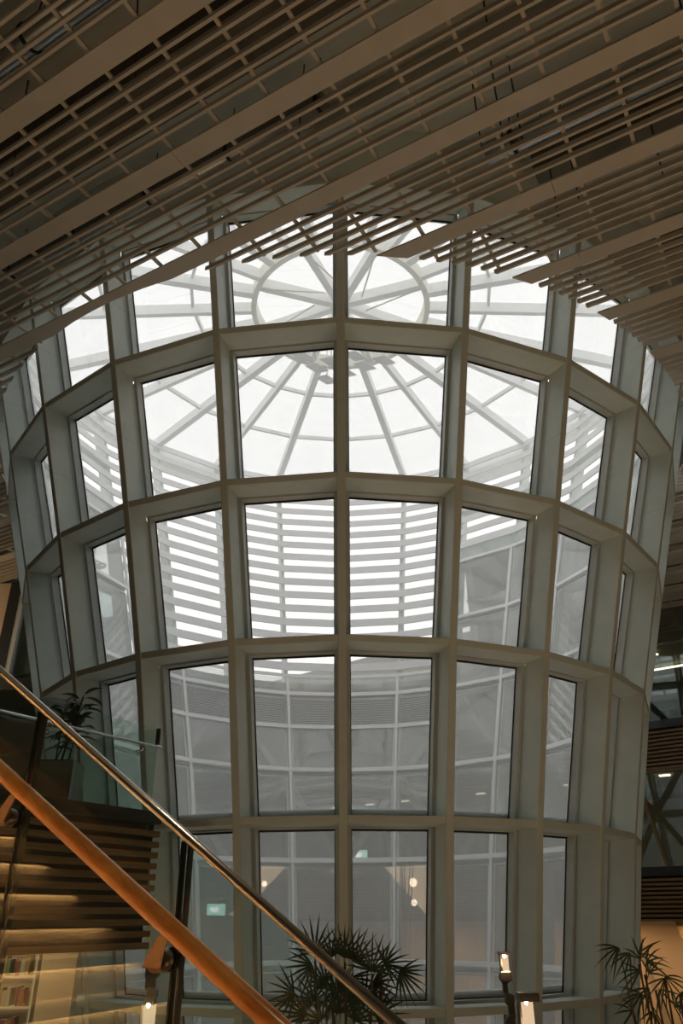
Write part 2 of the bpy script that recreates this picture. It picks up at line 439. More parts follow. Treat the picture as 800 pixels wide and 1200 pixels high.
# ------------------------------------------------------------------ slatted ceiling
ANG = R_(-29.6); dd = Vector((math.cos(ANG), math.sin(ANG), 0)); nn = Vector((-math.sin(ANG), math.cos(ANG), 0))
TA = AX * dd.x + AY * dd.y; NA = AX * nn.x + AY * nn.y; HOLE = 9.66; H = 11.0
ceil_ = thing('slatted_ceiling', (0, 0, H), 'slatted champagne metal ceiling with wide flat panels, cut round the glass drum', 'ceiling')
def cutt(n_):
    x = HOLE ** 2 - (n_ - NA) ** 2
    return math.sqrt(x) if x > 0 else None
def pt(t, n_): p = dd * t + nn * n_; return (p.x, p.y)
T0, T1 = -34, 18
def in_wedge(t, n_):
    x, y = pt(t, n_); a = math.degrees(math.atan2(x - AX, -(y - AY))) % 360
    return LA - .4 < a < LB + .4
def wsplit(a0, a1, b0, b1, n_):
    out = []; cur = None; st_ = (a0, a1); t = max(a0, a1) + .01
    ins = in_wedge(t, n_); start = (a0, a1) if not ins else None
    while t < min(b0, b1):
        w_ = in_wedge(t, n_)
        if w_ and start is not None: out.append((*start, t, t)); start = None
        if not w_ and start is None: start = (t, t)
        t += .1
    if start is not None: out.append((*start, b0, b1))
    return out
bulk = MB()
def strip(n0, n1, z0, z1, seglen=None, name='slat', mat=None, tobulk=False):
    ns = (n0, n1)
    pieces = []
    cs = [cutt(n0), cutt(n1)]
    if cs[0] is None and cs[1] is None: pieces.append([T0, T0, T1, T1])
    elif cs[0] is None or cs[1] is None:
        pieces.append('trim')
    else:
        pieces.append([T0, T0, TA - cs[0], TA - cs[1]]); pieces.append([TA + cs[0], TA + cs[1], T1, T1])
    pieces = [q_ for pc in pieces for q_ in ([pc] if pc == 'trim' else wsplit(*[float(v_) for v_ in (pc[0], pc[1], pc[2], pc[3])], (n0 + n1) / 2))]
    for pc in pieces:
        if pc == 'trim':
            # one long side is bitten by the round opening
            far_cut = cs[1] is not None
            nb_ = n1 if far_cut else n0; c = cs[1] if far_cut else cs[0]
            a = [TA - c + 2 * c * k / 10 for k in range(11)]
            arc = [(t, NA - math.sqrt(HOLE ** 2 - (t - TA) ** 2) if far_cut else NA + math.sqrt(HOLE ** 2 - (t - TA) ** 2)) for t in a]
            other = n0 if far_cut else n1
            poly = [(T0, other), (T1, other), (T1, nb_)] + list(reversed(arc)) + [(T0, nb_)]
            if not far_cut: poly = [(T0, other)] + [(T0, nb_)] + arc + [(T1, nb_), (T1, other)]
            # as quads between arc and the straight side
            mb = MB(); xs = [T0] + a + [T1]; ys = [nb_] + [q_[1] for q_ in arc] + [nb_]
            for k in range(len(xs) - 1):
                mb.prism([pt(xs[k], other), pt(xs[k + 1], other), pt(xs[k + 1], ys[k + 1]), pt(xs[k], ys[k])] if far_cut else
                         [pt(xs[k], ys[k]), pt(xs[k + 1], ys[k + 1]), pt(xs[k + 1], other), pt(xs[k], other)], z0, z1)
            mb.build(name, mat, ceil_); continue
        a0, a1, b0, b1 = pc
        if b0 - a0 < .3: continue
        if seglen:
            cuts = [t for t in [T0 + 1.6 + seglen * k for k in range(20)] if max(a0, a1) + .5 < t < min(b0, b1) - .5]
            L = [(a0, a1)] + [(t, t) for t in cuts] + [(b0, b1)]
            for (p0, p1), (q0, q1) in zip(L[:-1], L[1:]):
                MB().prism([pt(p0 + .004, n0), pt(q0 - .004, n0), pt(q1 - .004, n1), pt(p1 + .004, n1)], z0, z1).build(name, mat, ceil_)
        else:
            m = bulk if tobulk else MB()
            m.prism([pt(a0, n0), pt(b0, n0), pt(b1, n1), pt(a1, n1)], z0, z1)
            if not tobulk: m.build(name, mat, ceil_)
for k in range(-4, 18):
    nb0 = 7.53 + 1.822 * k
    strip(nb0, nb0 + .34, H, H + .035, 5.2 if -1 <= k <= 4 else None, 'wide_panel', M['bronze'])
    for j in range(6):
        s0 = nb0 + .485 + .208 * j
        strip(s0, s0 + .05, H + .0, H + .10, None, 'slat', M['bronze'], tobulk=not (-3 <= k <= 4))
tag(bulk.build('far_slats', M['bronze'], ceil_), kind='stuff')
for k in range(-36, 20):
    t = .17 + .94 * k
    segs = []
    x = HOLE ** 2 - (t - TA) ** 2
    if x > 0: segs = [(.3, NA - math.sqrt(x)), (NA + math.sqrt(x), 38)]
    else: segs = [(.3, 38)]
    ss = []
    for a, b in segs:
        n_ = a; st_ = None
        while n_ < b:
            w_ = in_wedge(t, n_)
            if not w_ and st_ is None: st_ = n_
            if w_ and st_ is not None: ss.append((st_, n_)); st_ = None
            n_ += .1
        if st_ is not None: ss.append((st_, b))
    segs = ss
    mb = MB()
    for a, b in segs: mb.prism([pt(t - .03, a), pt(t + .03, a), pt(t + .03, b), pt(t - .03, b)], H + .10, H + .15)
    mb.build('cross_bar', M['bronze'], ceil_)

# plenum: beams, ducts, hangers above the slats
random.seed(4)
def clip_line(n_, rr=10.7):
    x = rr ** 2 - (n_ - NA) ** 2
    return [(T0, T1)] if x <= 0 else [(T0, TA - math.sqrt(x)), (TA + math.sqrt(x), T1)]
for n_, wdt, dep, mt in ((3.0, .5, .7, 'darkslab'), (5.6, .9, .9, 'darkslab'), (4.15, .3, .5, 'slab'), (7.9, .35, .6, 'slab'), (10.6, .5, .8, 'darkslab'), (13.9, .5, .7, 'darkslab'), (17.5, .6, .8, 'slab'), (22, .5, .8, 'darkslab')):
    for a, b in [(q_[0], q_[2]) for a_, b_ in clip_line(n_) for q_ in wsplit(a_, a_, b_, b_, n_)]:
        struct(MB().prism([pt(a, n_ - wdt / 2), pt(b, n_ - wdt / 2), pt(b, n_ + wdt / 2), pt(a, n_ + wdt / 2)], 13.5 - dep, 13.5).build('trim_beam', M[mt]))
ducts = [(3.75, 12.4, .22, 'round galvanised duct above the ceiling slats at the upper left', -14, -2.6),
         (6.9, 12.2, .17, 'galvanised duct above the slats over the left side of the drum', -20, -4.2),
         (9.3, 12.3, .20, 'galvanised duct above the slats to the right of the drum', -2.2, 10)]
for n_, z, r, lab, ta, tb in ducts:
    d_ = thing('ceiling_duct', (*pt(ta, n_), z), lab, 'duct')
    p0 = Vector((*pt(ta, n_), z)); p1 = Vector((*pt(tb, n_), z))
    MB().tube([p0, p1], r, 16).build('pipe', M['duct'], d_)
    k = ta + .5
    while k < tb:
        c = Vector((*pt(k, n_), z)); 
        MB().tube([c - dd * .03, c + dd * .03], r + .02, 16).build('strap', M['rod'], d_)
        MB().tube([c + Vector((0, 0, r)), Vector((c.x, c.y, 13.5))], .012, 6).build('hanger', M['rod'], d_)
        k += 1.9
for k in range(46):
    t = random.uniform(-15, 6); n_ = random.choice([2.9, 4.7, 6.5, 8.4, 10.2]) + random.uniform(-.2, .2)
    c = pt(t, n_)
    if math.hypot(c[0] - AX, c[1] - AY) < 10.9: continue
    dx = random.uniform(-.5, .5)
    tag(MB().tube([(c[0], c[1], H + .12), (c[0] + dx * .3, c[1] + dx, 13.5)], .014, 6).build('hanger_wire', M['rod']),
        'thin black hanger wire above the ceiling slats', 'hanger', 'black hanger wires above the slatted ceiling')

# ------------------------------------------------------------------ galleries with oak slat edges
class Frame:
    """local frame: s along the edge, d away from the room, z up"""
    def __init__(s, o, d): s.o = Vector(o); s.t = Vector((d[0], d[1], 0)).normalized(); s.n = Vector((-s.t.y, s.t.x, 0))
    def __call__(s, a, d, z): p = s.o + s.t * a + s.n * d; return Vector((p.x, p.y, z))
    def block(s, mb, a0, a1, d0, d1, z0, z1):
        return mb.hexa([s(a0, d0, z0), s(a1, d0, z0), s(a1, d1, z0), s(a0, d1, z0)], [s(a0, d0, z1), s(a1, d0, z1), s(a1, d1, z1), s(a0, d1, z1)])
F = Frame((11.55, 30, 0), (.806, -.592))   # far facade; s grows to the right and towards us, n away
A0, A1 = -26, 9
for zi, (zt, zb, nm, lab) in enumerate(((6.62, 4.86, 'upper', 'upper gallery edge of oak slats under dark trim, right of the drum'),
                                   (1.55, -.19, 'lower', 'lower gallery edge of oak slats above the warm-lit room, right of the drum'))):
    g = thing('slatted_gallery_edge', F(2, 0, zb), lab, 'slatted balustrade')
    F.block(MB(), A0, A1, .14, .2, zb, zt).build('backing', M['backing'], g)
    F.block(MB(), A0, A1, -.04, .2, zt - .30, zt).build('edge_trim', M['darkband'], g)
    n = 10; p = (zt - .32 - zb) / n
    for k in range(n): F.block(MB(), A0, A1, 0, .14, zb + k * p, zb + k * p + p * .56).build('slat', M['oak'], g)
    struct(F.block(MB(), A0, A1, .2, 9, zb + .2 if zi else zb, zt - .25).build('floor_%s' % nm, M['wallgrey'] if zi else M['wallwarm']))
    # glazing of the storey above this edge
    top = (10.27, 4.84)[zi]
    gw = thing('gallery_glazing', F(2, .3, zt), ('glass wall of the upper room with strip lights', 'glass wall of the middle room with a pale leaning post')[zi], 'glass wall')
    AG = -4.6 if zi == 0 else A0
    F.block(MB(), AG, A1, .5, .53, zt - .02, top).build('glass', M['farglass'], gw)
    for a in range(-24 if zi else -3, 9, 3):
        MB().hexa([F(a - 1.0 + .9, .38, zt), F(a - 1.0 + 1.02, .38, zt), F(a - 1.0 + 1.02, .50, zt), F(a - 1.0 + .9, .50, zt)],
                  [F(a - .1 - .62, .38, top), F(a + .02 - .62, .38, top), F(a + .02 - .62, .5, top), F(a - .1 - .62, .5, top)]).build('post', M['darkband' if zi == 0 else 'oak'], gw)
    struct(F.block(MB(), 1.0 if zi == 0 else A0, A1, 8.6, 9, zt, top).build('wall_%s' % nm, M['wallwarm']))
# bulkhead over the upper glazing
struct(F.block(MB(), -4.6, A1, .25, 9, 10.3, 13.45).build('wall_bulkhead', M['darkslab']))
struct(F.block(MB(), A0, -4.6, .3, .5, 6.62, 7.42).build('wall_low_back', M['wallgrey']))
# soffit between: strip lights and downlights
lightn = 0
for a in range(-2, 8, 4):
    for d_, z, nm in ((3.2, 10.1, 0), (5.6, 10.1, 0)):
        o = F.block(MB(), a + .3 * (d_ - 3), a + 2.4 + .3 * (d_ - 3), d_, d_ + .16, z, z + .05).build('strip_light', M['ledroom'])
        tag(o, 'warm linear strip light on the ceiling of the upper room', 'ceiling light', 'strip lights in the upper room')
for a in range(-24, 9, 2):
    o = F.block(MB(), a, a + .4, 1.4, 1.55, 4.80, 4.855)
    tag(o.build('soffit_light', M['ledroom']), 'small rectangular light in the soffit above the middle floor', 'ceiling light', 'soffit lights of the middle floor')
# warm room under the lower gallery
struct(F.block(MB(), A0, A1, 4.0, 4.2, -4.1, .0).build('wall_warm_room', M['wallwarm']))
for a in (-1.6, .2, 2.2): 
    o = MB().hexa([F(a, 2.6, -4.1), F(a + .22, 2.6, -4.1), F(a + .22, 2.9, -4.1), F(a, 2.9, -4.1)], [F(a - 1.0, 2.6, 0), F(a - .78, 2.6, 0), F(a - .78, 2.9, 0), F(a - 1.0, 2.9, 0)])
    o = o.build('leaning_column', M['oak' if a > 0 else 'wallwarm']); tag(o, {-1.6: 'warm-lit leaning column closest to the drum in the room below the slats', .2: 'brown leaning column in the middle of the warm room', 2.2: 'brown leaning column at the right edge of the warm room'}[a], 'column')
for a in range(-12, 9, 4):
    l = bpy.data.lights.new('room_downlight', 'AREA'); l.shape = 'RECTANGLE'; l.size = 2.6; l.size_y = .4; l.energy = 60; l.color = (1, .60, .28)
    o = bpy.data.objects.new('room_downlight', l); C.objects.link(o); o.location = F(a, 2.2, -.32)
for a in range(2, 9, 5):
    l = bpy.data.lights.new('upper_room_light', 'AREA'); l.shape = 'RECTANGLE'; l.size = 2.6; l.size_y = 1; l.energy = 16; l.color = (1, .74, .45)
    o = bpy.data.objects.new('upper_room_light', l); C.objects.link(o); o.location = F(a, 4.2, 9.95)
    l = l.copy(); l.energy = 14
    o = bpy.data.objects.new('middle_room_light', l); C.objects.link(o); o.location = F(a, 4.2, 4.75)

# ------------------------------------------------------------------ left balcony
B = Frame((-2.80, 12.5, 0), (.532, .846))    # s=0 at its right end, negative towards us; n = left/back
ZT, ZB = 1.43, -.39; A0 = -9
bal = thing('slatted_balcony', B(-2, .5, ZB), 'balcony with an oak-slatted edge and dark top trim, left of the drum', 'balcony')
B.block(MB(), A0, -.03, .10, .16, ZB, ZT).build('backing', M['backing'], bal)
B.block(MB(), A0, -.02, .16, 6.4, ZB + .03, ZT - .3).build('slab', M['wallgrey'], bal)
B.block(MB(), A0, 0, -.03, 6.4, ZT - .17, ZT).build('edge_trim', M['darkband'], bal)
n = 11; p = (ZT - .2 - ZB) / n
for k in range(n): B.block(MB(), A0, .02, 0, .10, ZB + k * p, ZB + k * p + p * .55).build('slat', M['oak'], bal)
for k in range(n): B.block(MB(), -.02, .02, .1, 6.4, ZB + k * p, ZB + k * p + p * .55).build('end_slat', M['oak'], bal)
br = thing('glass_railing', B(-2, .05, ZT), 'clear glass railing with a steel handrail on the left balcony', 'railing')
for a in (-.18, -1.75, -3.3, -4.85, -6.4):
    B.block(MB(), a - 1.52, a, .05, .066, ZT - .25, ZT + 1.25).build('glass_panel', M['rail_glass'], br)
B.block(MB(), -.20, -.16, .03, .09, ZT + 1.0, ZT + 1.25).build('end_clip', M['darkband'], br)
B.block(MB(), -.18, -.164, .066, 6.3, ZT - .1, ZT + 1.25).build('end_glass', M['rail_glass'], br)
MB().tube([B(-8, -.07, ZT + .93), B(-.22, -.07, ZT + .93)], .022, 10).build('handrail', M['steel'], br)
for a in (-.6, -2.3, -4.0, -5.7):
    MB().tube([B(a, -.07, ZT + .93), B(a, -.07, ZT + .84), B(a, .05, ZT + .82)], .012, 8).build('bracket', M['steel'], br)
    MB().tube([B(a, .02, ZT + .82), B(a, .05, ZT + .82)], .035, 12).build('bracket_disc', M['steel'], br)
# dark gallery and window further back on the left
GY = 26.0
gz = thing('back_window', (-11.5, GY, 7.3), 'tall bluish window with a pale vertical frame behind the drum at the left edge', 'window')
MB().box(-11.6, -8.0, GY + .1, GY + .13, 7.3, 10.95).build('glass', M['farglass'], gz)
MB().box(-11.78, -11.6, GY - .1, GY + .2, 7.3, 10.95).build('pale_frame', M['frame'], gz)
MB().box(-12.15, -11.78, GY - .15, GY + .2, 5.5, 10.95).build('dark_frame', M['darkband'], gz)
for k in range(5): MB().bar((-11.9 + .1 * k, GY + 1.6, 7.4 + .8 * k), (-9.5, GY + 1.7, 6.4 + .8 * k), .12, .12).build('brace', M['cap'], gz)
struct(MB().box(-20, -12.15, GY, GY + .2, 8.75, 10.95).build('wall_left_panel', M['wallwarm']))
struct(MB().box(-20, -8.6, GY - .3, GY + 4, 6.9, 7.3).build('floor_left_gallery', M['darkband']))
struct(MB().box(-20, -8.6, GY + 3.6, GY + 3.8, 7.3, 10.95).build('wall_left_gallery', M['wallgrey']))
l = bpy.data.lights.new('gallery_light', 'AREA'); l.size = 2; l.energy = 90; l.color = (.75, .92, 1)
o = bpy.data.objects.new('gallery_light', l); C.objects.link(o); o.location = (-10.5, GY + 2, 10.8)
l = bpy.data.lights.new('gallery_wall_light', 'AREA'); l.size = 2; l.energy = 60; l.color = WARM
o = bpy.data.objects.new('gallery_wall_light', l); C.objects.link(o); o.location = (-14, GY - 2.5, 7.0); o.rotation_euler = (R_(140), 0, 0)
# reading corner under the balcony
SX0, SX1, SY = -7.6, -4.72, 13.6
bc = thing('bookcase', (-6, SY, -4.1), 'cream bookcase with books under the oak-slatted balcony, bottom left corner', 'bookcase')
MB().box(SX0, SX1, SY + .3, SY + .33, -4.1, -.45).build('back_panel', M['white'], bc)
for x in (SX0, -6.9, -6.18, -5.46, SX1 - .03): MB().box(x, x + .03, SY, SY + .3, -4.1, -.45).build('upright', M['white'], bc)
for z in (-4.1, -3.4, -2.7, -2.02, -1.62, -1.2, -.80, -.45): MB().box(SX0, SX1, SY - .01, SY + .3, z, z + .03).build('shelf', M['white'], bc)
rb = random.Random(8); names = ['rust', 'navy', 'sand', 'dark green', 'ochre', 'maroon', 'cream']
for z in (-.77, -1.17, -1.59):
    x = -6.12
    while x < SX1 - .16:
        if abs(x + 5.46) < .12: x = -5.40
        c_ = rb.randrange(7); wd = rb.uniform(.035, .075); h_ = rb.uniform(.2, .29)
        o = thing('book', (x, SY + .05, z), '%s book on the %s shelf of the cream bookcase' % (names[c_], {-.77: 'top', -1.17: 'second', -1.59: 'third'}[z]), 'book', '%s books on the %s shelf' % (names[c_], {-.77: 'top', -1.17: 'second', -1.59: 'third'}[z]))
        MB().box(x, x + wd, SY + .04, SY + .22, z, z + h_).build('cover', BOOKS[c_], o)
        MB().box(x + .005, x + wd - .005, SY + .046, SY + .222, z + .005, z + h_ + .002).build('pages', M['paper'], o)
        x += wd + rb.choice([.004, .004, .01, .09])
wp = MB().box(-4.66, -4.12, SY, SY + .25, -4.1, -.42).build('wall_panel', M['wallwarm']); struct(wp); wp.name = 'trim_column'
l = bpy.data.lights.new('shelf_light', 'AREA'); l.shape = 'RECTANGLE'; l.size = 2.6; l.size_y = .3; l.energy = 8; l.color = (1, .68, .36)
o = bpy.data.objects.new('shelf_light', l); C.objects.link(o); o.location = (-5.6, SY - .9, -.5); o.rotation_euler = (R_(35), 0, 0)

# ------------------------------------------------------------------ stair, balustrade and handrails next to the camera
T = Vector((-.91124, .41187, 0)); NN = Vector((.41187, .91124, 0)); DG = 1.8407
def K(t, n_, z): p = T * t + NN * n_; return Vector((p.x, p.y, z))
st = thing('staircase', K(1, 1, -3.5), 'stone stair flight with glowing strips under the nosings beside the glass balustrade', 'staircase')
for k in range(-9, 12):
    t = 2.92 + .226 * k; z = -.04 + .148 * k
    MB().hexa([K(t, DG - .05, z - .30), K(t + .28, DG - .05, z - .30), K(t + .28, -1.2, z - .30), K(t, -1.2, z - .30)],
              [K(t, DG - .05, z + .012), K(t + .28, DG - .05, z + .012), K(t + .28, -1.2, z + .012), K(t, -1.2, z + .012)]).build('step', M['tread'], st)
    MB().hexa([K(t - .03, DG - .05, z + .012), K(t + .26, DG - .05, z + .012), K(t + .26, -1.2, z + .012), K(t - .03, -1.2, z + .012)],
              [K(t - .03, DG - .05, z + .034), K(t + .26, DG - .05, z + .034), K(t + .26, -1.2, z + .034), K(t - .03, -1.2, z + .034)]).build('tread', M['tread'], st)
    def kb(t0, t1, n0, n1, z0, z1, nm, mt):
        MB().hexa([K(t0, n0, z0), K(t1, n0, z0), K(t1, n1, z0), K(t0, n1, z0)], [K(t0, n0, z1), K(t1, n0, z1), K(t1, n1, z1), K(t0, n1, z1)]).build(nm, mt, st)
    kb(t - .030, t - .026, DG - .05, -1.2, z - .004, z + .012, 'nosing_lip', M['tread'])
    kb(t - .024, t - .006, DG - .10, .19, z + .004, z + .010, 'light_strip', M['led'])
bs = thing('glass_balustrade', K(1.5, DG, -1), 'tilted glass stair balustrade with a slim steel cap rail in the foreground', 'balustrade')
def capz(t): return .7445 + (t - 2.118) * .6766
def woodz(t):  # handrail axis height over the glass plane
    t1, z1, t2, z2 = WT
    return z1 + (t - t1) * (z2 - z1) / (t2 - t1)
WT = (2.0270, .4154, 1.0576, -.1849)
SL = (WT[1] - WT[3]) / (WT[0] - WT[2])
posts = [1.908 + .609 * 2, 1.908 + .609, 1.908, 1.302, 1.302 - .606, .09]
for a, b in zip(posts[:-1], posts[1:]):
    a_, b_ = a - .008, b + .008
    q = [K(a_, DG, capz(a_) - 1.45), K(b_, DG, capz(b_) - 1.45), K(b_, DG, capz(b_)), K(a_, DG, capz(a_))]
    MB().hexa(q, [p + NN * .012 for p in q]).build('glass_panel', M['rail_glass'], bs)
MB().tube([K(3.3, DG + .006, capz(3.3) + .004), K(.2, DG + .006, capz(.2) + .004)], .0125, 14).build('cap_rail', M['steel'], bs)
for t in posts[:-1]:
    for o_ in (-.011, .011):
        MB().bar(K(t + o_, DG + .02, capz(t) - 1.45), K(t + o_, DG + .02, capz(t) - .01), .006, .02, up=NN).build('post_bar', M['darksteel'], bs)
MD = .07
hr = thing('wooden_handrail', K(1.5, DG - MD, .1), 'polished orange wooden handrail running down the stair in the foreground', 'handrail')
# shift the rail towards the camera side so that its image stays where the photo has it
f_ = (DG - MD) / DG
h0 = K(WT[0], DG, WT[1]) * f_; h1 = K(WT[2], DG, WT[3]) * f_; hd = (h1 - h0).normalized()
MB().tube([h0 - hd * 1.6, h0, h1, h1 + hd * .9], .0245, 20).build('rail', M['wood'], hr)
MB().bar(h0 - hd * 1.6 + Vector((0, 0, .0235)), h1 + hd * .9 + Vector((0, 0, .0235)), .012, .004).build('rail_highlight_strip', M['wood'], hr)
for t in (1.935, 1.325):
    s_ = (t - WT[0]) / (WT[2] - WT[0]); pr = h0.lerp(h1, s_); 
    cz = pr.z - .075
    c = K(t, DG, cz)
    MB().tube([c - NN * .045, c - NN * .004], .027, 20).build('mounting_disc', M['bronzesteel'], hr)
    MB().tube([c + NN * .014, c + NN * .026], .027, 20).build('back_disc', M['darksteel'], hr)
    u = pr - Vector((0, 0, .02))
    MB().hexa([c - NN * .05 + T * .03, c - NN * .05 - T * .012, c - NN * .05 - T * .012 - Vector((0, 0, .015)), c - NN * .05 + T * .03 - Vector((0, 0, .015))],
              [u + T * .012, u - T * .012, u - T * .012 - NN * .01, u + T * .012 - NN * .01]).build('bracket_arm', M['bronzesteel'], hr)
    MB().hexa([c - NN * .052 + T * .034 + Vector((0, 0, -.016)), c - NN * .052 - T * .02 + Vector((0, 0, -.016)), c - NN * .046 - T * .02 + Vector((0, 0, -.016)), c - NN * .046 + T * .034 + Vector((0, 0, -.016))],
              [u + T * .03, u + T * .006, u + T * .006 + NN * .006, u + T * .03 + NN * .006]).build('bracket_plate', M['bronzesteel'], hr)

# ------------------------------------------------------------------ zigzag lamps
def at(px, py, Y):
    """point of the scene at depth Y for a place measured in the photograph"""
    dx, u = px - 400, 600 - py; c, s_ = math.cos(.49025), math.sin(.49025); f = 889.277
    cr, sr = math.cos(-.00504), math.sin(-.00504); X = cr * dx - sr * u; U = sr * dx + cr * u
    d = Vector((X, f * c - U * s_, f * s_ + U * c)); return d * (Y / d.y)
def lamp(lab, Y, segs):
    """segs from the top down: (kind, x0, x1, y0, y1)"""
    x = at((segs[0][1] + segs[0][2]) / 2, 1150, Y).x
    o = thing('zigzag_floor_lamp', (x, Y, -4.1), lab, 'floor lamp'); prev = None
    for kind, xa, xb, ya, yb in segs:
        a, b = at(xa, ya, Y), at(xb, yb, Y); X0, X1 = a.x, b.x; Z1, Z0 = a.z, b.z; D_ = (X1 - X0) * .5
        if kind == 'lit':
            MB().box(X0 + .008, X1 - .004, Y - D_ * .2, Y + D_ * .3, Z0, Z1).build('diffuser', M['lampglass'], o)
            MB().box(X0 - .01, X0 + .006, Y - D_, Y + D_, Z0, Z1).build('side_plate', M['darksteel'], o)
            MB().box(X0 - .01, X1, Y - D_, Y + D_, Z0 - .012, Z0).build('reflector_tray', M['lamptray'], o)
            MB().lathe((X0 + (X1 - X0) * .45, Y - D_ * .7, Z1 + .004), [(.003, -.028), (.014, -.014), (.016, 0), (.01, .006)], 12).build('bulb', M['bulb'], o)
            l = bpy.data.lights.new('lamp_light', 'POINT'); l.energy = 5; l.color = (1, .6, .3); l.shadow_soft_size = .03
            lo = bpy.data.objects.new('lamp_light', l); C.objects.link(lo); lo.location = ((X0 + X1) / 2 - x, -D_ * 2.2, (Z0 + Z1) / 2 + 4.1); lo.parent = o
        else:
            if prev is None: prev = (X0, X1)
            k = .25 * (Z1 - Z0); r_ = lambda u0, u1, z: [(u0, Y - D_, z), (u1, Y - D_, z), (u1, Y + D_, z), (u0, Y + D_, z)]
            MB().hexa(r_(X0, X1, Z0), r_(X0, X1, Z1 - k)).hexa(r_(X0, X1, Z1 - k), r_(*prev, Z1)).build('cap' if ya == segs[0][3] else 'post_block', M['darksteel'], o)
        prev = (X0, X1)
    # carry on the zigzag down to the floor
    z = at(0, segs[-1][4], Y).z; k = 0
    while z > -4.05:
        z2 = max(z - .3, -4.08); off = (.05, .09, .02, -.02)[k % 4]; q0, q1 = prev; c = (segs[-1][1] + segs[-1][2]) / 2
        cx = at(c, 1150, Y).x + off; h_ = .055
        MB().hexa([(cx - h_, Y - .05, z2), (cx + h_, Y - .05, z2), (cx + h_, Y + .05, z2), (cx - h_, Y + .05, z2)],
                  [(q0, Y - .05, z), (q1, Y - .05, z), (q1, Y + .05, z), (q0, Y + .05, z)]).build('post_block', M['darksteel'], o)
        prev = (cx - h_, cx + h_); z = z2; k += 1
    MB().box(x - .2, x + .2, Y - .2, Y + .2, -4.1, -4.07).build('base', M['darksteel'], o)
    return o
lamp('dark zigzag lamp post with a small lit head, taller one of the right-hand pair', 8.8,
     [('dark', 583.5, 597, 1115.5, 1119), ('lit', 586, 597, 1119, 1138), ('dark', 585, 599, 1139, 1149), ('dark', 588, 595, 1149, 1163), ('dark', 591, 602, 1163, 1176), ('dark', 595, 603, 1176, 1189), ('dark', 591, 604, 1189, 1215)])
lamp('larger dark lamp with a broad glowing head at the bottom edge, right of centre', 8.0,
     [('dark', 606, 630, 1163, 1173), ('lit', 607.5, 629.5, 1173, 1225), ('dark', 606, 630, 1226, 1250)])
lamp('dark zigzag lamp seen through the stair glass at lower left, lit at its lower head', 7.9,
     [('dark', 173.5, 186, 1120.5, 1144), ('dark', 172, 181, 1144, 1158), ('dark', 173, 184, 1158, 1168), ('dark', 170, 182, 1168, 1177), ('lit', 168, 181, 1177, 1203), ('dark', 168, 182, 1204, 1222)])

# ------------------------------------------------------------------ plants
def blade(mb, p, d, L, wdt, droop, up):
    """one folded, pointed leaflet"""
    d = d.normalized(); s_ = d.cross(up)
    if s_.length < .01: s_ = Vector((1, 0, 0))
    s_.normalize(); u = s_.cross(d).normalized()
    n = 5; rows = []
    for k in range(n + 1):
        f = k / n; c = p + d * L * f - Vector((0, 0, 1)) * droop * L * f * f
        w_ = wdt * (.35 + 2.0 * f * (1 - f)) * (1 - f ** 3) / 2
        rows.append((c - s_ * w_ + u * w_ * .35, c, c + s_ * w_ + u * w_ * .35))
    for a, b in zip(rows[:-1], rows[1:]):
        mb.face([a[0], a[1], b[1], b[0]], True); mb.face([a[1], a[2], b[2], b[1]], True)
def fan(mb, p, d, L, nl, spread, wdt, droop, rnd):
    """leaflets spread like fingers in a plane that roughly faces the hall"""
    d = d.normalized(); u = (Vector((rnd.uniform(-.4, .4), -1, rnd.uniform(-.1, .6)))).normalized(); s_ = d.cross(u).normalized(); u = s_.cross(d)
    for k in range(nl):
        a = (k / (nl - 1) - .5) * spread
        q = d * math.cos(a) + s_ * math.sin(a) + u * rnd.uniform(-.25, .15)
        blade(mb, p, q, L * rnd.uniform(.85, 1.08) * (1 - .14 * abs(a)), wdt, droop * rnd.uniform(.5, 1.5), u)
def pot(o, c, r, h):
    MB().lathe(c, [(.01, 0), (r * .78, 0), (r, h), (r * .93, h), (r * .9, h - .06), (.01, h - .06)], 28).build('pot', M['pot'], o)
    MB().lathe(c, [(.01, h - .05), (r * .91, h - .05)], 28).build('soil', M['soil'], o)
def frond_plant(name, lab, c, Y, stems, fans, seed, L, nl, wdt, spread, droop):
    rnd = random.Random(seed); o = thing(name, c, lab, 'potted palm'); c = Vector(c); pot(o, c, .34, .5)
    sm = MB(); lf = MB(); tops = []
    for (x, y, dy) in stems:
        top = at(x, y, Y + dy); base = c + Vector(((top.x - c.x) * .35 + rnd.uniform(-.05, .05), dy * .3, .4))
        sm.tube([base, base.lerp(top, .5) + Vector((rnd.uniform(-.03, .03), 0, 0)), top], [.02, .017, .010], 8); tops.append((base, top))
    for (x, y, dx, dz) in fans:
        e_ = at(x, y, Y + rnd.uniform(-.3, .3)); d = Vector((dx, rnd.uniform(-.35, .15), dz)).normalized()
        b_, t_ = min(tops, key=lambda q: abs(q[1].x - e_.x) + abs(q[1].z - e_.z) * .3)
        z_ = max(b_.z, min(t_.z, e_.z - .22)); f = (z_ - b_.z) / (t_.z - b_.z); s0 = b_.lerp(t_, max(0, min(1, f)))
        sm.tube([s0, s0.lerp(e_, .5) + Vector((0, 0, .04)), e_], [.008, .006, .005], 6)
        fan(lf, e_, d, L * rnd.uniform(.85, 1.1), nl + rnd.randint(-1, 1), R_(spread * rnd.uniform(.85, 1.15)), wdt, droop, rnd)
    sm.build('stems', M['stem'], o); lf.build('fronds', M['leaf'], o); return o
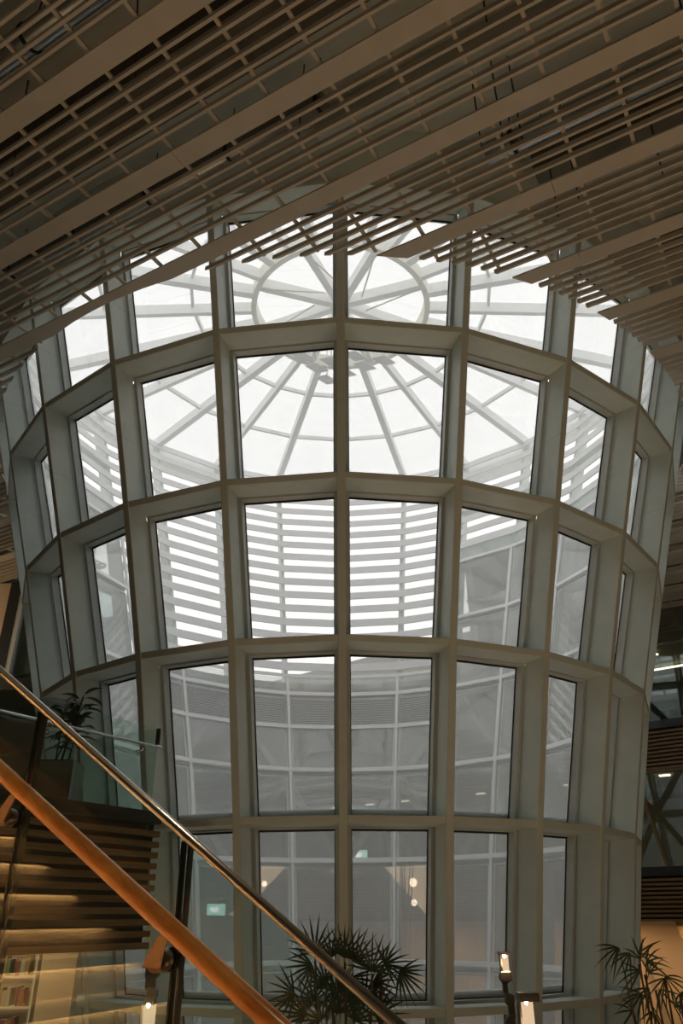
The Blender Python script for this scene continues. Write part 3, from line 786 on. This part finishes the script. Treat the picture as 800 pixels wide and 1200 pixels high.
frond_plant('fan_palm', 'fan palm with spiky fronds in front of the drum, bottom centre', (.05, 8.6, -4.1), 8.6,
    [(369, 1120, 0), (388, 1128, .1), (404, 1128, -.1), (436, 1142, .05), (447, 1134, .1), (382, 1160, -.1)],
    [(369, 1116, -.35, 1), (366, 1131, -1, -.5), (388, 1122, -.2, .8), (403, 1122, .35, 1), (416, 1128, .5, .9), (435, 1138, .2, 1), (468, 1138, 1, -.7), (450, 1130, .8, .3),
     (345, 1164, -1, .0), (410, 1146, .7, -.7), (369, 1172, -.6, .5), (382, 1154, -.5, .6), (410, 1174, .9, .1), (428, 1172, .6, .7), (395, 1188, .1, .9), (437, 1150, 1, -.5),
     (358, 1190, -.8, .3), (400, 1150, -.2, -1), (440, 1192, .7, .4), (376, 1196, -.5, .7), (415, 1196, .4, .8), (395, 1165, 0, .6)], 11, .37, 11, .027, 150, .10)
frond_plant('bamboo_palm', 'slender bamboo palm with drooping leaflets beside the drum, bottom right', (3.15, 8.6, -4.1), 8.6,
    [(748, 1130, 0), (755, 1142, .1), (768, 1160, -.1), (780, 1150, .1), (742, 1190, 0), (796, 1165, .05)],
    [(725, 1111, -1, -.35), (738, 1117, -1, -.8), (748, 1117, .9, .25), (750, 1124, -.2, .9), (750, 1138, -1, -.1), (760, 1141, .6, 1), (757, 1128, .6, .3), (779, 1145, 1, -.5), (779, 1146, -.7, -.9),
     (760, 1158, -.6, -.6), (772, 1160, .5, -.8), (742, 1185, -.8, .3), (790, 1180, .4, .5), (765, 1185, -.3, -.7), (752, 1165, -1, -.4), (798, 1162, .4, -.9)], 5, .29, 5, .023, 95, .30)
def rubber_plant(c, lab, seed):
    rnd = random.Random(seed); o = thing('broad_leaf_plant', c, lab, 'potted plant'); c = Vector(c)
    MB().box(c.x - .34, c.x + .34, c.y - .3, c.y + .3, c.z, c.z + .86).build('pot', M['pot'], o)
    MB().box(c.x - .31, c.x + .31, c.y - .27, c.y + .27, c.z + .86, c.z + .88).build('soil', M['soil'], o)
    sm = MB(); lf = MB()
    for k in range(5):
        base = c + Vector((rnd.uniform(-.14, .14), rnd.uniform(-.1, .1), .85)); top = c + Vector((rnd.uniform(-.26, .26), rnd.uniform(-.15, .15), rnd.uniform(1.55, 2.05)))
        sm.tube([base, top], [.014, .008], 6)
        for j in range(11):
            p = base.lerp(top, .3 + .7 * j / 10); az = j * 2.4 + k; el = rnd.uniform(-.25, .7)
            d = Vector((math.cos(az) * math.cos(el), math.sin(az) * math.cos(el), math.sin(el)))
            e_ = p + d * .06; sm.tube([p, e_], .004, 4); blade(lf, e_, d, rnd.uniform(.26, .38), .19, .3, Vector((0, 0, 1)))
    sm.build('stems', M['stem'], o); lf.build('leaves', M['leaf2'], o); return o
rubber_plant((-4.75, 13.2, 1.43), 'broad-leaved plant in a grey planter on the left balcony', 3)

# ------------------------------------------------------------------ small things seen beyond
for (x, y, z, lab) in ((-2.3, 38.0, 4.9, 'glowing double pendant behind the drum glass, left of centre and higher'), (-3.6, 38.5, 2.1, 'glowing double pendant behind the drum glass, low and left of centre'),
                       (2.9, 35.0, 1.25, 'glowing double pendant behind the drum glass, low and right of centre'), (4.3, 33.0, 6.6, 'glowing pendant high in the glass right of centre')):
    o = thing('pendant_lamp', (x, y, z), lab, 'pendant light')
    for dz, r in ((0, .17), (-.75, .13)):
        MB().lathe((x, y, z + dz), [(.01, -r), (r * .6, -r * .8), (r, 0), (r * .7, r * .7), (.03, r)], 16).build('globe', M['pend'], o)
    MB().tube([(x, y, z - .6), (x, y, z + 2.2)], .012, 6).build('cord', M['rod'], o)

for px, py, Y, lab in ((253, 1066, 30, 'small lit green exit sign behind the drum glass, lower left'), (421, 1002, 33, 'small lit sign behind the drum glass, just right of centre')):
    c = at(px, py, Y); o = thing('exit_sign', c, lab, 'sign')
    MB().box(c.x - .32, c.x + .32, c.y, c.y + .06, c.z - .18, c.z + .18).build('face', M['signgreen'], o)
    MB().box(c.x - .2, c.x + .1, c.y - .01, c.y, c.z - .08, c.z + .08).build('mark', M['signwhite'], o)
# welded joints across the fins
for i in list(range(0, 7)) + list(range(18, 24)):
    mb = MB()
    for z in (8.35, 11.2):
        t = R_(15 * i); e = Vector((math.cos(t), math.sin(t), 0)) * (W2 + .002)
        q = lambda zz: [P(15 * i, Rz(zz) + .001, zz) - e, P(15 * i, Rz(zz) + .001, zz) + e, P(15 * i, Rz(zz) - D1 - .001, zz) + e, P(15 * i, Rz(zz) - D1 - .001, zz) - e]
        mb.hexa(q(z), q(z + .012))
    mb.build('weld_seam', M['frame'], drum)
